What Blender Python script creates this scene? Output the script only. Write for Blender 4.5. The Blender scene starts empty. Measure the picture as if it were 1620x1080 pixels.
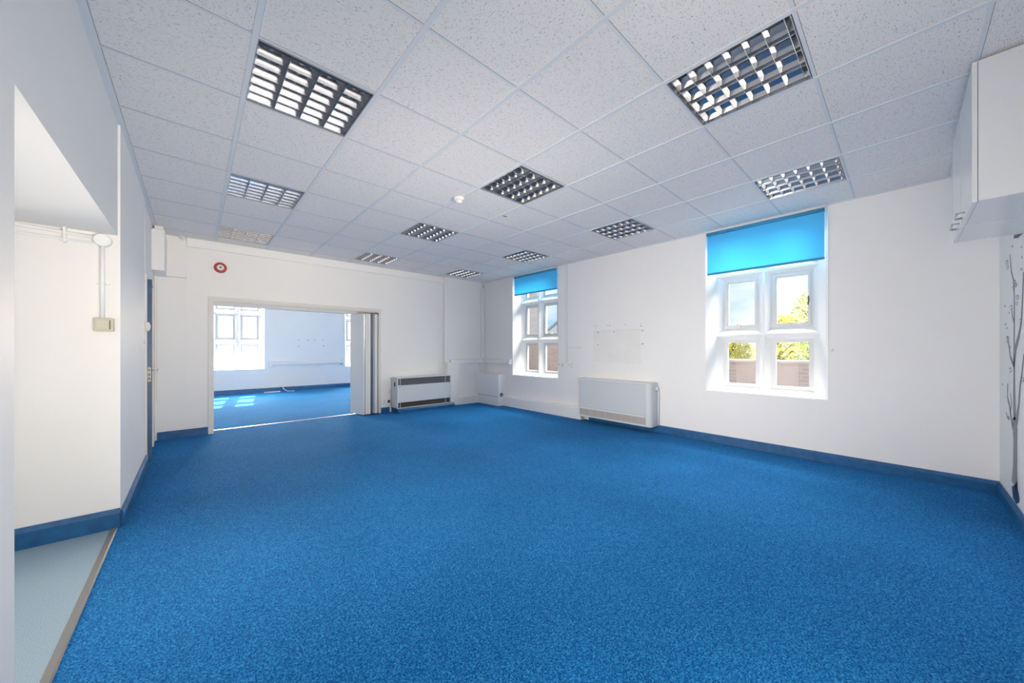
import bpy, bmesh, math, random
from mathutils import Vector, Matrix
random.seed(7)
SC = bpy.context.scene
COL = SC.collection
CH = 2.76            # ceiling height of the main room
EYE = 1.222

# ------------------------------------------------------------------ camera
cd = bpy.data.cameras.new('camera'); cam = bpy.data.objects.new('camera', cd); COL.objects.link(cam)
cd.sensor_fit = 'HORIZONTAL'; cd.sensor_width = 36.0
cd.lens = 556.9 / 1620 * 36.0
cd.shift_y = 11.3 / 1620
cd.clip_start = 0.02; cd.clip_end = 300
cam.location = (0, 0, EYE)
cam.rotation_euler = (math.pi / 2, 0, -0.7340)
SC.camera = cam

# ------------------------------------------------------------------ view
SC.view_settings.view_transform = 'Standard'
SC.view_settings.look = 'None'
SC.view_settings.gamma = 1
SC.view_settings.use_curve_mapping = False
SC.view_settings.exposure = 0.32
try:
    SC.cycles.max_bounces = 14; SC.cycles.diffuse_bounces = 10; SC.cycles.glossy_bounces = 5
    SC.cycles.transparent_max_bounces = 12
    SC.cycles.sample_clamp_indirect = 6
except Exception:
    pass

# ------------------------------------------------------------------ sky
W = bpy.data.worlds.new('sky'); SC.world = W; W.use_nodes = True
nt = W.node_tree; nt.nodes.clear()
o_ = nt.nodes.new('ShaderNodeOutputWorld'); bg = nt.nodes.new('ShaderNodeBackground')
tc = nt.nodes.new('ShaderNodeTexCoord'); mp = nt.nodes.new('ShaderNodeMapping'); mp.inputs['Scale'].default_value = (1, 1, 2.4)
ns = nt.nodes.new('ShaderNodeTexNoise'); ns.inputs['Scale'].default_value = 3.2; ns.inputs['Detail'].default_value = 6
cr = nt.nodes.new('ShaderNodeValToRGB')
cr.color_ramp.elements[0].position = 0.42; cr.color_ramp.elements[0].color = (0.40, 0.64, 1.0, 1)
cr.color_ramp.elements[1].position = 0.66; cr.color_ramp.elements[1].color = (0.98, 0.98, 1.0, 1)
nt.links.new(tc.outputs['Generated'], mp.inputs[0]); nt.links.new(mp.outputs[0], ns.inputs['Vector'])
nt.links.new(ns.outputs['Fac'], cr.inputs[0])
# haze brightening towards the sun
SUND = Vector((0.10, 0.80, 0.45)).normalized()
dp = nt.nodes.new('ShaderNodeVectorMath'); dp.operation = 'DOT_PRODUCT'; dp.inputs[1].default_value = SUND; nt.links.new(tc.outputs['Generated'], dp.inputs[0])
mr = nt.nodes.new('ShaderNodeMapRange'); mr.inputs['From Min'].default_value = 0.80; mr.inputs['From Max'].default_value = 1.0; mr.inputs['To Min'].default_value = 0.0; mr.inputs['To Max'].default_value = 2.2
nt.links.new(dp.outputs['Value'], mr.inputs['Value'])
ad = nt.nodes.new('ShaderNodeMix'); ad.data_type = 'RGBA'; ad.blend_type = 'ADD'; ad.inputs['Factor'].default_value = 1.0; ad.clamp_result = False
cb = nt.nodes.new('ShaderNodeCombineColor')
for k_ in range(3): nt.links.new(mr.outputs[0], cb.inputs[k_])
nt.links.new(cr.outputs[0], ad.inputs[6]); nt.links.new(cb.outputs[0], ad.inputs[7]); nt.links.new(ad.outputs[2], bg.inputs['Color'])
bg.inputs['Strength'].default_value = 0.95
nt.links.new(bg.outputs[0], o_.inputs[0])

# ------------------------------------------------------------------ sun and daylight
def sun(direction, strength, angle=0.6, color=(1, 0.96, 0.88)):
    l = bpy.data.lights.new('sun', 'SUN'); l.energy = strength; l.angle = math.radians(angle); l.color = color
    o = bpy.data.objects.new('sun', l); COL.objects.link(o)
    o.rotation_euler = Vector(direction).to_track_quat('-Z', 'Y').to_euler(); o.location = (2, 20, 15)
def area(name, loc, look, sx, sy, power, color=(1, 1, 1), spread=180):
    l = bpy.data.lights.new(name, 'AREA'); l.shape = 'RECTANGLE'; l.size = sx; l.size_y = sy; l.energy = power; l.color = color; l.spread = math.radians(spread)
    o = bpy.data.objects.new(name, l); COL.objects.link(o); o.location = loc
    o.rotation_euler = (Vector(look) - Vector(loc)).to_track_quat('-Z', 'Y').to_euler()
    return o
sun((-0.10, -0.80, -0.72), 30.0)
# high bright sky in front of each window
area('daylight_near_window', (6.6, 0.9, 3.5), (5.2, 1.15, 2.2), 4.0, 1.5, 360, (1.0, 0.93, 0.84), spread=105)
area('daylight_far_window', (6.6, 4.9, 3.5), (5.2, 4.9, 2.2), 3.6, 1.5, 320, (1.0, 0.93, 0.84), spread=105)
area('daylight_next_room_window_west', (0.9, 13.4, 2.6), (0.9, 11.5, 1.4), 1.8, 3.0, 2250, (1.0, 0.83, 0.64))
area('daylight_next_room_window_east', (4.2, 13.4, 2.6), (4.2, 11.5, 1.4), 1.8, 3.0, 2250, (1.0, 0.83, 0.64))
# added fill lamps behind the camera; no window stands there
area('fill_behind_camera', (1.2, -0.42, 1.2), (4.2, 5.0, 1.6), 2.2, 1.6, 40, (1.0, 0.89, 0.735))
area('fill_behind_camera_deep', (1.3, -0.52, 1.1), (1.0, 6.0, 2.6), 2.6, 1.6, 40, (1.0, 0.89, 0.735), spread=65)
# added fill lamps, out of view inside the left lobby
area('fill_lobby', (-1.2, 2.55, 1.0), (3.0, 1.9, 0.95), 1.5, 1.7, 30, (1.0, 0.91, 0.80), spread=80)
area('fill_lobby_top', (-1.8, 2.6, 1.93), (-1.6, 2.7, 0.0), 0.6, 0.9, 6, (1.0, 0.92, 0.84))

# ------------------------------------------------------------------ materials
MATS = {}
def mat(name, color, rough=0.6, metal=0.0, bump=0.0, bscale=200.0, spec=0.5, vary=0.0, vscale=3.0, coat=0.0):
    if name in MATS: return MATS[name]
    m = bpy.data.materials.new(name); m.use_nodes = True; t = m.node_tree; b = t.nodes['Principled BSDF']
    c = tuple(color) + (1,)
    b.inputs['Base Color'].default_value = c; b.inputs['Roughness'].default_value = rough; b.inputs['Metallic'].default_value = metal
    b.inputs['Specular IOR Level'].default_value = spec
    b.inputs['Coat Weight'].default_value = coat
    co = t.nodes.new('ShaderNodeTexCoord')
    n = t.nodes.new('ShaderNodeTexNoise'); n.inputs['Scale'].default_value = vscale; n.inputs['Detail'].default_value = 5
    t.links.new(co.outputs['Object'], n.inputs['Vector'])
    if vary:
        r = t.nodes.new('ShaderNodeValToRGB')
        r.color_ramp.elements[0].position = 0.35; r.color_ramp.elements[1].position = 0.65
        r.color_ramp.elements[0].color = tuple(x * (1 - vary) for x in color) + (1,)
        r.color_ramp.elements[1].color = tuple(min(1, x * (1 + vary)) for x in color) + (1,)
        t.links.new(n.outputs['Fac'], r.inputs[0]); t.links.new(r.outputs[0], b.inputs['Base Color'])
    if bump:
        n2 = t.nodes.new('ShaderNodeTexNoise'); n2.inputs['Scale'].default_value = bscale; n2.inputs['Detail'].default_value = 3
        t.links.new(co.outputs['Object'], n2.inputs['Vector'])
        bp = t.nodes.new('ShaderNodeBump'); bp.inputs['Strength'].default_value = bump; bp.inputs['Distance'].default_value = 0.01
        t.links.new(n2.outputs['Fac'], bp.inputs['Height']); t.links.new(bp.outputs[0], b.inputs['Normal'])
    MATS[name] = m; return m

WALL = mat('painted_wall', (0.87, 0.86, 0.845), 0.55, bump=0.05, bscale=25, vary=0.012, vscale=1.3)
TRIMW = mat('white_gloss_trim', (0.86, 0.86, 0.86), 0.35)
STONE = mat('white_painted_stone', (0.88, 0.885, 0.89), 0.5, bump=0.08, bscale=18)
CREAM = mat('cream_paint', (0.78, 0.755, 0.70), 0.45)
BLUEP = mat('blue_gloss_paint', (0.010, 0.10, 0.26), 0.35, vary=0.18, vscale=14)
BLUED = mat('navy_door_edge', (0.025, 0.085, 0.20), 0.4, vary=0.2, vscale=9)
SASH = mat('grey_white_sash', (0.62, 0.64, 0.66), 0.4)
BRASS = mat('brass_furniture', (0.55, 0.45, 0.28), 0.35, 0.8)
DARKM = mat('dark_metal', (0.06, 0.06, 0.065), 0.4, 0.6)
STEEL = mat('brushed_steel', (0.62, 0.62, 0.62), 0.3, 0.9)
MIRROR = mat('mirror_aluminium', (0.52, 0.53, 0.56), 0.16, 0.95)
TEE = mat('ceiling_tee_white', (0.74, 0.765, 0.79), 0.75, spec=0.2)
PLAST = mat('white_plastic', (0.82, 0.82, 0.81), 0.35)
BEIGE = mat('aged_beige_plastic', (0.60, 0.57, 0.46), 0.4)
HEATW = mat('heater_white', (0.70, 0.73, 0.745), 0.35)
HEATF = mat('heater_panel_grey_white', (0.62, 0.66, 0.69), 0.35)
BLACK = mat('black_void', (0.02, 0.02, 0.02), 0.7)
GLOSSW = mat('gloss_white_board', (0.80, 0.81, 0.82), 0.16, spec=0.6, coat=0.3)
CHIP = mat('raw_chipboard', (0.42, 0.28, 0.18), 0.8, vary=0.3, vscale=120)
RED = mat('red_plastic', (0.48, 0.06, 0.035), 0.35)
GREYD = mat('grey_vinyl_decal', (0.22, 0.24, 0.26), 0.5)
NAVYD = mat('navy_vinyl_decal', (0.02, 0.05, 0.13), 0.4)
STRIP = mat('threshold_grey_rubber', (0.16, 0.16, 0.165), 0.5, bump=0.1, bscale=60)
ALU = mat('aluminium_track', (0.75, 0.77, 0.78), 0.35, 0.4)
PLUG = mat('dark_plug_hole', (0.09, 0.09, 0.10), 0.7)
STAIN = mat('faded_wall_patch', (0.845, 0.835, 0.805), 0.6, vary=0.02, vscale=6)
BARK = mat('tree_bark', (0.16, 0.12, 0.08), 0.9, vary=0.3, vscale=30)
TARMAC = mat('yard_tarmac', (0.05, 0.05, 0.05), 0.9, vary=0.1, vscale=20)
RENDERW = mat('pale_render', (0.75, 0.74, 0.72), 0.8, vary=0.05)
ROOF = mat('slate_roof', (0.42, 0.42, 0.44), 0.8, vary=0.2, vscale=8)
PERF = mat('perforated_seal_grey', (0.33, 0.37, 0.45), 0.35, 0.2)
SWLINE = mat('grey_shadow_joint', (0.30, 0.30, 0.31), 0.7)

def nodes_mat(name):
    m = bpy.data.materials.new(name); m.use_nodes = True
    return m, m.node_tree, m.node_tree.nodes['Principled BSDF']
# carpet: loop pile in mixed blues
CARPET, t, b = nodes_mat('blue_loop_carpet')
co = t.nodes.new('ShaderNodeTexCoord')
n1 = t.nodes.new('ShaderNodeTexNoise'); n1.inputs['Scale'].default_value = 120; n1.inputs['Detail'].default_value = 5; n1.inputs['Roughness'].default_value = 0.9
n2 = t.nodes.new('ShaderNodeTexNoise'); n2.inputs['Scale'].default_value = 1.1; n2.inputs['Detail'].default_value = 4
v1 = t.nodes.new('ShaderNodeTexVoronoi'); v1.inputs['Scale'].default_value = 260
r1 = t.nodes.new('ShaderNodeValToRGB'); e = r1.color_ramp.elements
e[0].position = 0.38; e[0].color = (0.002, 0.045, 0.18, 1); e[1].position = 0.62; e[1].color = (0.045, 0.30, 0.66, 1)
k = e.new(0.5); k.color = (0.006, 0.125, 0.37, 1)
mx = t.nodes.new('ShaderNodeMix'); mx.data_type = 'RGBA'; mx.blend_type = 'MULTIPLY'; mx.inputs['Factor'].default_value = 1.0
r2 = t.nodes.new('ShaderNodeValToRGB'); r2.color_ramp.elements[0].position = 0.3; r2.color_ramp.elements[1].position = 0.7
r2.color_ramp.elements[0].color = (0.86, 0.86, 0.86, 1); r2.color_ramp.elements[1].color = (1.1, 1.08, 1.06, 1)
t.links.new(co.outputs['Object'], n1.inputs['Vector']); t.links.new(co.outputs['Object'], n2.inputs['Vector']); t.links.new(co.outputs['Object'], v1.inputs['Vector'])
v2 = t.nodes.new('ShaderNodeTexVoronoi'); v2.inputs['Scale'].default_value = 210; t.links.new(co.outputs['Object'], v2.inputs['Vector'])
sc_ = t.nodes.new('ShaderNodeSeparateColor'); t.links.new(v2.outputs['Color'], sc_.inputs[0])
tuft = t.nodes.new('ShaderNodeMix'); tuft.inputs['Factor'].default_value = 0.17; t.links.new(n1.outputs['Fac'], tuft.inputs[2]); t.links.new(sc_.outputs[0], tuft.inputs[3])
t.links.new(tuft.outputs[0], r1.inputs[0]); t.links.new(n2.outputs['Fac'], r2.inputs[0])
t.links.new(r1.outputs[0], mx.inputs[6]); t.links.new(r2.outputs[0], mx.inputs[7]); t.links.new(mx.outputs[2], b.inputs['Base Color'])
b.inputs['Roughness'].default_value = 0.95; b.inputs['Specular IOR Level'].default_value = 0.03
bp = t.nodes.new('ShaderNodeBump'); bp.inputs['Strength'].default_value = 0.3; bp.inputs['Distance'].default_value = 0.003
b.inputs['Sheen Weight'].default_value = 0.07; b.inputs['Sheen Roughness'].default_value = 0.5; b.inputs['Sheen Tint'].default_value = (0.4, 0.8, 1, 1)
t.links.new(v1.outputs['Distance'], bp.inputs['Height']); t.links.new(bp.outputs[0], b.inputs['Normal'])
# pale blue speckled safety vinyl
VINYL, t, b = nodes_mat('speckled_vinyl')
co = t.nodes.new('ShaderNodeTexCoord'); n1 = t.nodes.new('ShaderNodeTexNoise'); n1.inputs['Scale'].default_value = 330; n1.inputs['Detail'].default_value = 2
r1 = t.nodes.new('ShaderNodeValToRGB'); e = r1.color_ramp.elements
e[0].position = 0.35; e[0].color = (0.16, 0.25, 0.33, 1); e[1].position = 0.62; e[1].color = (0.33, 0.44, 0.52, 1)
t.links.new(co.outputs['Object'], n1.inputs['Vector']); t.links.new(n1.outputs['Fac'], r1.inputs[0]); t.links.new(r1.outputs[0], b.inputs['Base Color'])
b.inputs['Roughness'].default_value = 0.5
# mineral fibre ceiling tiles: fissures running one way or the other from tile to tile
GX, GY = 0.222, 0.332
TILE, t, b = nodes_mat('mineral_fibre_tile')
def math_node(t, op, a, bb=None):
    n = t.nodes.new('ShaderNodeMath'); n.operation = op
    for i, v in enumerate((a, bb)):
        if v is None: continue
        if isinstance(v, (int, float)): n.inputs[i].default_value = v
        else: t.links.new(v, n.inputs[i])
    return n.outputs[0]
co = t.nodes.new('ShaderNodeTexCoord'); sx = t.nodes.new('ShaderNodeSeparateXYZ'); t.links.new(co.outputs['Object'], sx.inputs[0])
ix = math_node(t, 'FLOOR', math_node(t, 'DIVIDE', math_node(t, 'SUBTRACT', sx.outputs[0], GX), 0.6))
iy = math_node(t, 'FLOOR', math_node(t, 'DIVIDE', math_node(t, 'SUBTRACT', sx.outputs[1], GY), 0.6))
cx = t.nodes.new('ShaderNodeCombineXYZ'); t.links.new(ix, cx.inputs[0]); t.links.new(iy, cx.inputs[1])
wn = t.nodes.new('ShaderNodeTexWhiteNoise'); wn.noise_dimensions = '3D'; t.links.new(cx.outputs[0], wn.inputs['Vector'])
pick = math_node(t, 'GREATER_THAN', wn.outputs['Value'], 0.5)
def fiss(scale):
    mp = t.nodes.new('ShaderNodeMapping'); mp.inputs['Scale'].default_value = scale
    t.links.new(co.outputs['Object'], mp.inputs[0])
    n = t.nodes.new('ShaderNodeTexNoise'); n.inputs['Scale'].default_value = 1.0; n.inputs['Detail'].default_value = 2.5; n.inputs['Distortion'].default_value = 0.6
    t.links.new(mp.outputs[0], n.inputs['Vector']); return n.outputs['Fac']
fa = fiss((75, 230, 1)); fb = fiss((230, 75, 1))
mf = t.nodes.new('ShaderNodeMix'); t.links.new(pick, mf.inputs['Factor']); t.links.new(fa, mf.inputs[2]); t.links.new(fb, mf.inputs[3])
rr = t.nodes.new('ShaderNodeValToRGB'); e = rr.color_ramp.elements
e[0].position = 0.30; e[0].color = (0.36, 0.36, 0.37, 1); e[1].position = 0.41; e[1].color = (0.86, 0.835, 0.82, 1)
t.links.new(mf.outputs[0], rr.inputs[0]); t.links.new(rr.outputs[0], b.inputs['Base Color'])
b.inputs['Roughness'].default_value = 0.9
bp = t.nodes.new('ShaderNodeBump'); bp.inputs['Strength'].default_value = 0.35; bp.inputs['Distance'].default_value = 0.004
t.links.new(mf.outputs[0], bp.inputs['Height']); t.links.new(bp.outputs[0], b.inputs['Normal'])
# window glass: clear sheet with a faint mirror
GLASS = bpy.data.materials.new('window_glass'); GLASS.use_nodes = True; t = GLASS.node_tree; t.nodes.clear()
oo = t.nodes.new('ShaderNodeOutputMaterial'); tr = t.nodes.new('ShaderNodeBsdfTransparent'); gl = t.nodes.new('ShaderNodeBsdfGlossy')
gl.inputs['Roughness'].default_value = 0.02; tr.inputs['Color'].default_value = (0.97, 0.99, 0.985, 1)
lw = t.nodes.new('ShaderNodeLayerWeight'); pw = t.nodes.new('ShaderNodeMath'); pw.operation = 'POWER'; pw.inputs[1].default_value = 4.0
ml = t.nodes.new('ShaderNodeMath'); ml.operation = 'MULTIPLY_ADD'; ml.inputs[1].default_value = 0.8; ml.inputs[2].default_value = 0.006; ms = t.nodes.new('ShaderNodeMixShader')
t.links.new(lw.outputs['Facing'], pw.inputs[0]); t.links.new(pw.outputs[0], ml.inputs[0]); t.links.new(ml.outputs[0], ms.inputs[0]); t.links.new(tr.outputs[0], ms.inputs[1]); t.links.new(gl.outputs[0], ms.inputs[2]); t.links.new(ms.outputs[0], oo.inputs[0])
# roller blind cloth lets daylight through
def cloth(name, col, k=0.55):
    m = bpy.data.materials.new(name); m.use_nodes = True; t = m.node_tree; t.nodes.clear()
    oo = t.nodes.new('ShaderNodeOutputMaterial'); d = t.nodes.new('ShaderNodeBsdfDiffuse'); tl = t.nodes.new('ShaderNodeBsdfTranslucent')
    d.inputs[0].default_value = col + (1,); tl.inputs[0].default_value = col + (1,)
    ms = t.nodes.new('ShaderNodeMixShader'); ms.inputs[0].default_value = k
    t.links.new(d.outputs[0], ms.inputs[1]); t.links.new(tl.outputs[0], ms.inputs[2]); t.links.new(ms.outputs[0], oo.inputs[0]); return m
BLIND = cloth('cyan_blind_cloth', (0.20, 0.68, 0.92))
BLINDROLL = mat('cyan_blind_roll', (0.05, 0.30, 0.52), 0.7)
LEAFY = cloth('yellow_green_leaves', (0.62, 0.60, 0.18), 0.35)
LEAFG = cloth('olive_leaves', (0.42, 0.48, 0.20), 0.35)
# brick
def brick(name, c1, c2, mortar, scale):
    m, t, b = nodes_mat(name)
    co = t.nodes.new('ShaderNodeTexCoord'); s = t.nodes.new('ShaderNodeSeparateXYZ'); t.links.new(co.outputs['Object'], s.inputs[0])
    add = math_node(t, 'ADD', s.outputs[0], s.outputs[1]); c = t.nodes.new('ShaderNodeCombineXYZ')
    t.links.new(add, c.inputs[0]); t.links.new(s.outputs[2], c.inputs[1])
    br = t.nodes.new('ShaderNodeTexBrick'); br.inputs['Color1'].default_value = c1 + (1,); br.inputs['Color2'].default_value = c2 + (1,)
    br.inputs['Mortar'].default_value = mortar + (1,); br.inputs['Scale'].default_value = scale
    br.inputs['Brick Width'].default_value = 0.225 * 4.0; br.inputs['Row Height'].default_value = 0.075 * 4.0; br.inputs['Mortar Size'].default_value = 0.03
    t.links.new(c.outputs[0], br.inputs['Vector']); t.links.new(br.outputs[0], b.inputs['Base Color']); b.inputs['Roughness'].default_value = 0.9
    return m
BRICK = brick('weathered_brick', (0.80, 0.63, 0.54), (0.86, 0.74, 0.66), (0.80, 0.77, 0.72), 4.0)
BRICKG = brick('grey_stock_brick', (0.60, 0.54, 0.55), (0.70, 0.65, 0.65), (0.76, 0.74, 0.73), 4.0)
# fine grille of the radiators
def grille(name, dark, light, sc, axis):
    m, t, b = nodes_mat(name)
    co = t.nodes.new('ShaderNodeTexCoord'); w = t.nodes.new('ShaderNodeTexWave'); w.bands_direction = axis; w.inputs['Scale'].default_value = sc
    r = t.nodes.new('ShaderNodeValToRGB'); r.color_ramp.elements[0].color = dark + (1,); r.color_ramp.elements[1].color = light + (1,)
    t.links.new(co.outputs['Object'], w.inputs['Vector']); t.links.new(w.outputs['Fac'], r.inputs[0]); t.links.new(r.outputs[0], b.inputs['Base Color'])
    b.inputs['Roughness'].default_value = 0.5; return m
GRILLE_DARK = grille('dark_vent_grille', (0.03, 0.035, 0.04), (0.16, 0.17, 0.18), 20, 'X')
GRILLE_TAN = grille('taupe_vent_grille', (0.30, 0.27, 0.26), (0.60, 0.56, 0.54), 26, 'Y')

# ------------------------------------------------------------------ mesh helpers
class MB:
    def __init__(s): s.bm = bmesh.new()
    def box(s, x0, x1, y0, y1, z0, z1):
        if x0 > x1: x0, x1 = x1, x0
        if y0 > y1: y0, y1 = y1, y0
        if z0 > z1: z0, z1 = z1, z0
        v = [s.bm.verts.new((x, y, z)) for z in (z0, z1) for x, y in ((x0, y0), (x1, y0), (x1, y1), (x0, y1))]
        for f in ((3, 2, 1, 0), (4, 5, 6, 7), (0, 1, 5, 4), (1, 2, 6, 5), (2, 3, 7, 6), (3, 0, 4, 7)): s.bm.faces.new([v[i] for i in f])
        return s
    def quad(s, *p):
        s.bm.faces.new([s.bm.verts.new(q) for q in p]); return s
    def prism(s, pts, axis, a0, a1):
        # pts: outline in the two other axes (in x,y,z order); extruded along axis
        def P(p, a): return (a, p[0], p[1]) if axis == 'x' else (p[0], a, p[1]) if axis == 'y' else (p[0], p[1], a)
        A = [s.bm.verts.new(P(p, a0)) for p in pts]; B = [s.bm.verts.new(P(p, a1)) for p in pts]
        n = len(pts)
        s.bm.faces.new(A); s.bm.faces.new(B[::-1])
        for i in range(n): s.bm.faces.new([A[i], B[i], B[(i + 1) % n], A[(i + 1) % n]])
        return s
    def tube(s, path, r, seg=10, caps=True):
        path = [Vector(p) for p in path]; rings = []
        for i, p in enumerate(path):
            d = (path[min(i + 1, len(path) - 1)] - path[max(i - 1, 0)]).normalized()
            up = Vector((0, 0, 1)) if abs(d.z) < 0.9 else Vector((1, 0, 0))
            a = d.cross(up).normalized(); b_ = d.cross(a).normalized()
            rr_ = r[i] if isinstance(r, (list, tuple)) else r
            rings.append([s.bm.verts.new(p + a * rr_ * math.cos(2 * math.pi * k / seg) + b_ * rr_ * math.sin(2 * math.pi * k / seg)) for k in range(seg)])
        for A, B in zip(rings, rings[1:]):
            for k in range(seg):
                f = s.bm.faces.new([A[k], A[(k + 1) % seg], B[(k + 1) % seg], B[k]]); f.smooth = True
        if caps: s.bm.faces.new(rings[0][::-1]); s.bm.faces.new(rings[-1])
        return s
    def lathe(s, c, axis, prof, seg=28):
        # prof: (radius, distance along axis) pairs
        c = Vector(c); ax = Vector(axis).normalized(); up = Vector((0, 0, 1)) if abs(ax.z) < 0.9 else Vector((1, 0, 0))
        a = ax.cross(up).normalized(); b_ = ax.cross(a).normalized(); rings = []
        for r, h in prof:
            r = max(r, 1e-4)
            rings.append([s.bm.verts.new(c + ax * h + a * r * math.cos(2 * math.pi * k / seg) + b_ * r * math.sin(2 * math.pi * k / seg)) for k in range(seg)])
        for A, B in zip(rings, rings[1:]):
            for k in range(seg):
                f = s.bm.faces.new([A[k], A[(k + 1) % seg], B[(k + 1) % seg], B[k]]); f.smooth = True
        s.bm.faces.new(rings[0][::-1]); s.bm.faces.new(rings[-1]); return s
    def build(s, name, m, parent=None, bevel=0.0, origin=None, fixn=True):
        bm = s.bm
        if fixn: bmesh.ops.recalc_face_normals(bm, faces=bm.faces)
        if parent is not None: org = Vector(parent['_o'])
        elif origin is not None: org = Vector(origin)
        else:
            xs = [v.co for v in bm.verts]
            org = Vector(((min(c.x for c in xs) + max(c.x for c in xs)) / 2, (min(c.y for c in xs) + max(c.y for c in xs)) / 2, min(c.z for c in xs)))
        for v in bm.verts: v.co -= org
        me = bpy.data.meshes.new(name); bm.to_mesh(me); bm.free(); me.materials.append(m)
        o = bpy.data.objects.new(name, me); COL.objects.link(o)
        o['_o'] = tuple(org)
        if parent is not None: o.parent = parent
        else: o.location = org
        if bevel:
            md = o.modifiers.new('bevel', 'BEVEL'); md.width = bevel; md.segments = 2; md.limit_method = 'ANGLE'
        return o
def tag(o, label, cat, group=None):
    o['label'] = label; o['category'] = cat
    if group: o['group'] = group
    return o
def thing(name, loc, label=None, cat=None, group=None):
    o = bpy.data.objects.new(name, None); COL.objects.link(o); o.location = loc; o['_o'] = tuple(loc); o.empty_display_size = 0.1
    if label: tag(o, label, cat, group)
    return o
def struct(o): o['kind'] = 'structure'; return o
def bx(name, m, parent, *b, bevel=0.0, **k): return MB().box(*b).build(name, m, parent, bevel=bevel, **k)
def copy_tree(o, parent=None):
    c = o.copy(); COL.objects.link(c); c.parent = parent
    for ch in list(o.children): copy_tree(ch, c)
    return c

LX, RX, NY, BY = -0.39, 5.04, -0.55, 6.65       # left, right, near and back wall planes
FY = 12.0                                          # far wall of the next room
# ------------------------------------------------------------------ floor
m = MB(); m.quad((LX - 0.005, NY - .3, 0), (RX + .3, NY - .3, 0), (RX + .3, FY + .3, 0), (LX - 0.005, FY + .3, 0))
m.box(LX - 0.005, RX + .3, NY - .3, FY + .3, -0.12, -0.002)
f = struct(m.build('floor', CARPET, origin=(0, 0, 0)))
struct(bx('floor_lobby', VINYL, None, -2.6, LX - 0.028, 1.4, 3.9, -0.1, 0.0, origin=(0, 0, 0)))
m = MB(); m.prism([(LX - 0.032, 0), (LX - 0.030, 0.004), (LX - 0.004, 0.007), (LX + 0.002, 0.0)], 'y', 1.735, 3.60)
tag(m.build('threshold_strip', STRIP), 'grey rubber threshold strip between blue carpet and pale vinyl', 'threshold strip')

# ------------------------------------------------------------------ ceiling with luminaire holes
CELLS = [(0, 3), (0, 6), (0, 9), (3, 0), (3, 3), (3, 6), (3, 9), (6, 0), (6, 3), (6, 6), (6, 9)]
m = MB()
for i in range(-1, 9):
    for j in range(-2, 11):
        if (i, j) in CELLS: continue
        x0 = max(GX + .6 * i, LX - .02); x1 = min(GX + .6 * (i + 1), RX + .02); y0 = max(GY + .6 * j, NY - .02); y1 = min(GY + .6 * (j + 1), BY + .02)
        if x1 - x0 < 0.004 or y1 - y0 < 0.004: continue
        m.box(x0, x1, y0, y1, CH + 0.003, CH + 0.018)
ceil_o = struct(m.build('ceiling', TILE, origin=(0, 0, 0)))
m = MB()
w = 0.0125
for i in range(0, 9):
    x = GX + .6 * i; m.box(x - w, min(x + w, RX), NY, BY, CH - 0.003, CH + 0.004)
for j in range(-1, 11):
    y = GY + .6 * j
    for i in range(-1, 9):
        x0 = max(GX + .6 * i + w, LX); x1 = min(GX + .6 * (i + 1) - w, RX)
        if x1 > x0: m.box(x0, x1, y - w * .7, y + w * .7, CH + 0.0018, CH + 0.004)
m.box(LX, LX + 0.035, NY, BY, CH - 0.004, CH + 0.004)       # wall angle
m.box(RX - 0.02, RX, NY, BY, CH - 0.004, CH + 0.004)
m.box(LX + .035, RX - .02, BY - 0.02, BY, CH - 0.004, CH + 0.004)
m.build('ceiling_grid', TEE, ceil_o)
m = MB()      # dark strips painting a shadow line along one side of each tee
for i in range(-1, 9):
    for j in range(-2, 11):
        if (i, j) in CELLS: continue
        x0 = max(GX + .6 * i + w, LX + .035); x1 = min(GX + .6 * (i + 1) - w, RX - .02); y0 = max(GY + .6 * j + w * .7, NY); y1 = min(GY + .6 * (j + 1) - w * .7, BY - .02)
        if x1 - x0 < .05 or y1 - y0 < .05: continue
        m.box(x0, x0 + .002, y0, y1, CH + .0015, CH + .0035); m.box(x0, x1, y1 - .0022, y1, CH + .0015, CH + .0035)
m.build('tile_shadow_lines', SWLINE, ceil_o)
bx('ceiling_deck', WALL, ceil_o, LX - .3, RX + .5, NY - .3, BY + .3, 3.02, 3.1)
m = MB(); m.box(3.20 - .55, 3.20 - .50, 3.08, 3.095, CH - 0.006, CH - 0.002)
m.build('brown_stain', mat('brown_stain', (0.25, 0.15, 0.08), 0.8), ceil_o)

# ------------------------------------------------------------------ walls
def wall_with_holes(name, axis, a, b, lo, hi, zlo, zhi, holes, m=WALL):
    # axis 'x': slab between x=a..b running along y lo..hi ; 'y': slab between y=a..b running along x
    M = MB()
    def put(u0, u1, z0, z1):
        if u1 - u0 < 1e-4 or z1 - z0 < 1e-4: return
        if axis == 'x': M.box(a, b, u0, u1, z0, z1)
        else: M.box(u0, u1, a, b, z0, z1)
    cur = lo
    for (u0, u1, z0, z1) in sorted(holes):
        put(cur, u0, zlo, zhi); put(u0, u1, zlo, z0); put(u0, u1, z1, zhi); cur = u1
    put(cur, hi, zlo, zhi)
    return struct(M.build(name, m, origin=(0, 0, 0)))
W2 = (0.533, 1.750); W1 = (4.300, 5.565)      # window openings in the right wall (y)
F3 = (0.27, 1.457); F4 = (3.60, 4.80)         # window openings in the far room (x)
wl = wall_with_holes('wall_left', 'x', LX - 0.16, LX, NY - .3, BY + .35, 0, CH + .26, [(1.735, 3.60, -0.01, 1.995), (5.45, 6.25, -0.01, 1.985)])
wr = wall_with_holes('wall_right', 'x', RX, RX + 0.42, NY - .3, BY + .35, 0, CH + .26, [(W2[0], W2[1], 0.672, CH + .01), (W1[0], W1[1], 0.665, CH + .01)])
OUTB = brick('dark_outer_brick', (0.10, 0.06, 0.045), (0.14, 0.08, 0.06), (0.16, 0.14, 0.12), 4.0)
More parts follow.
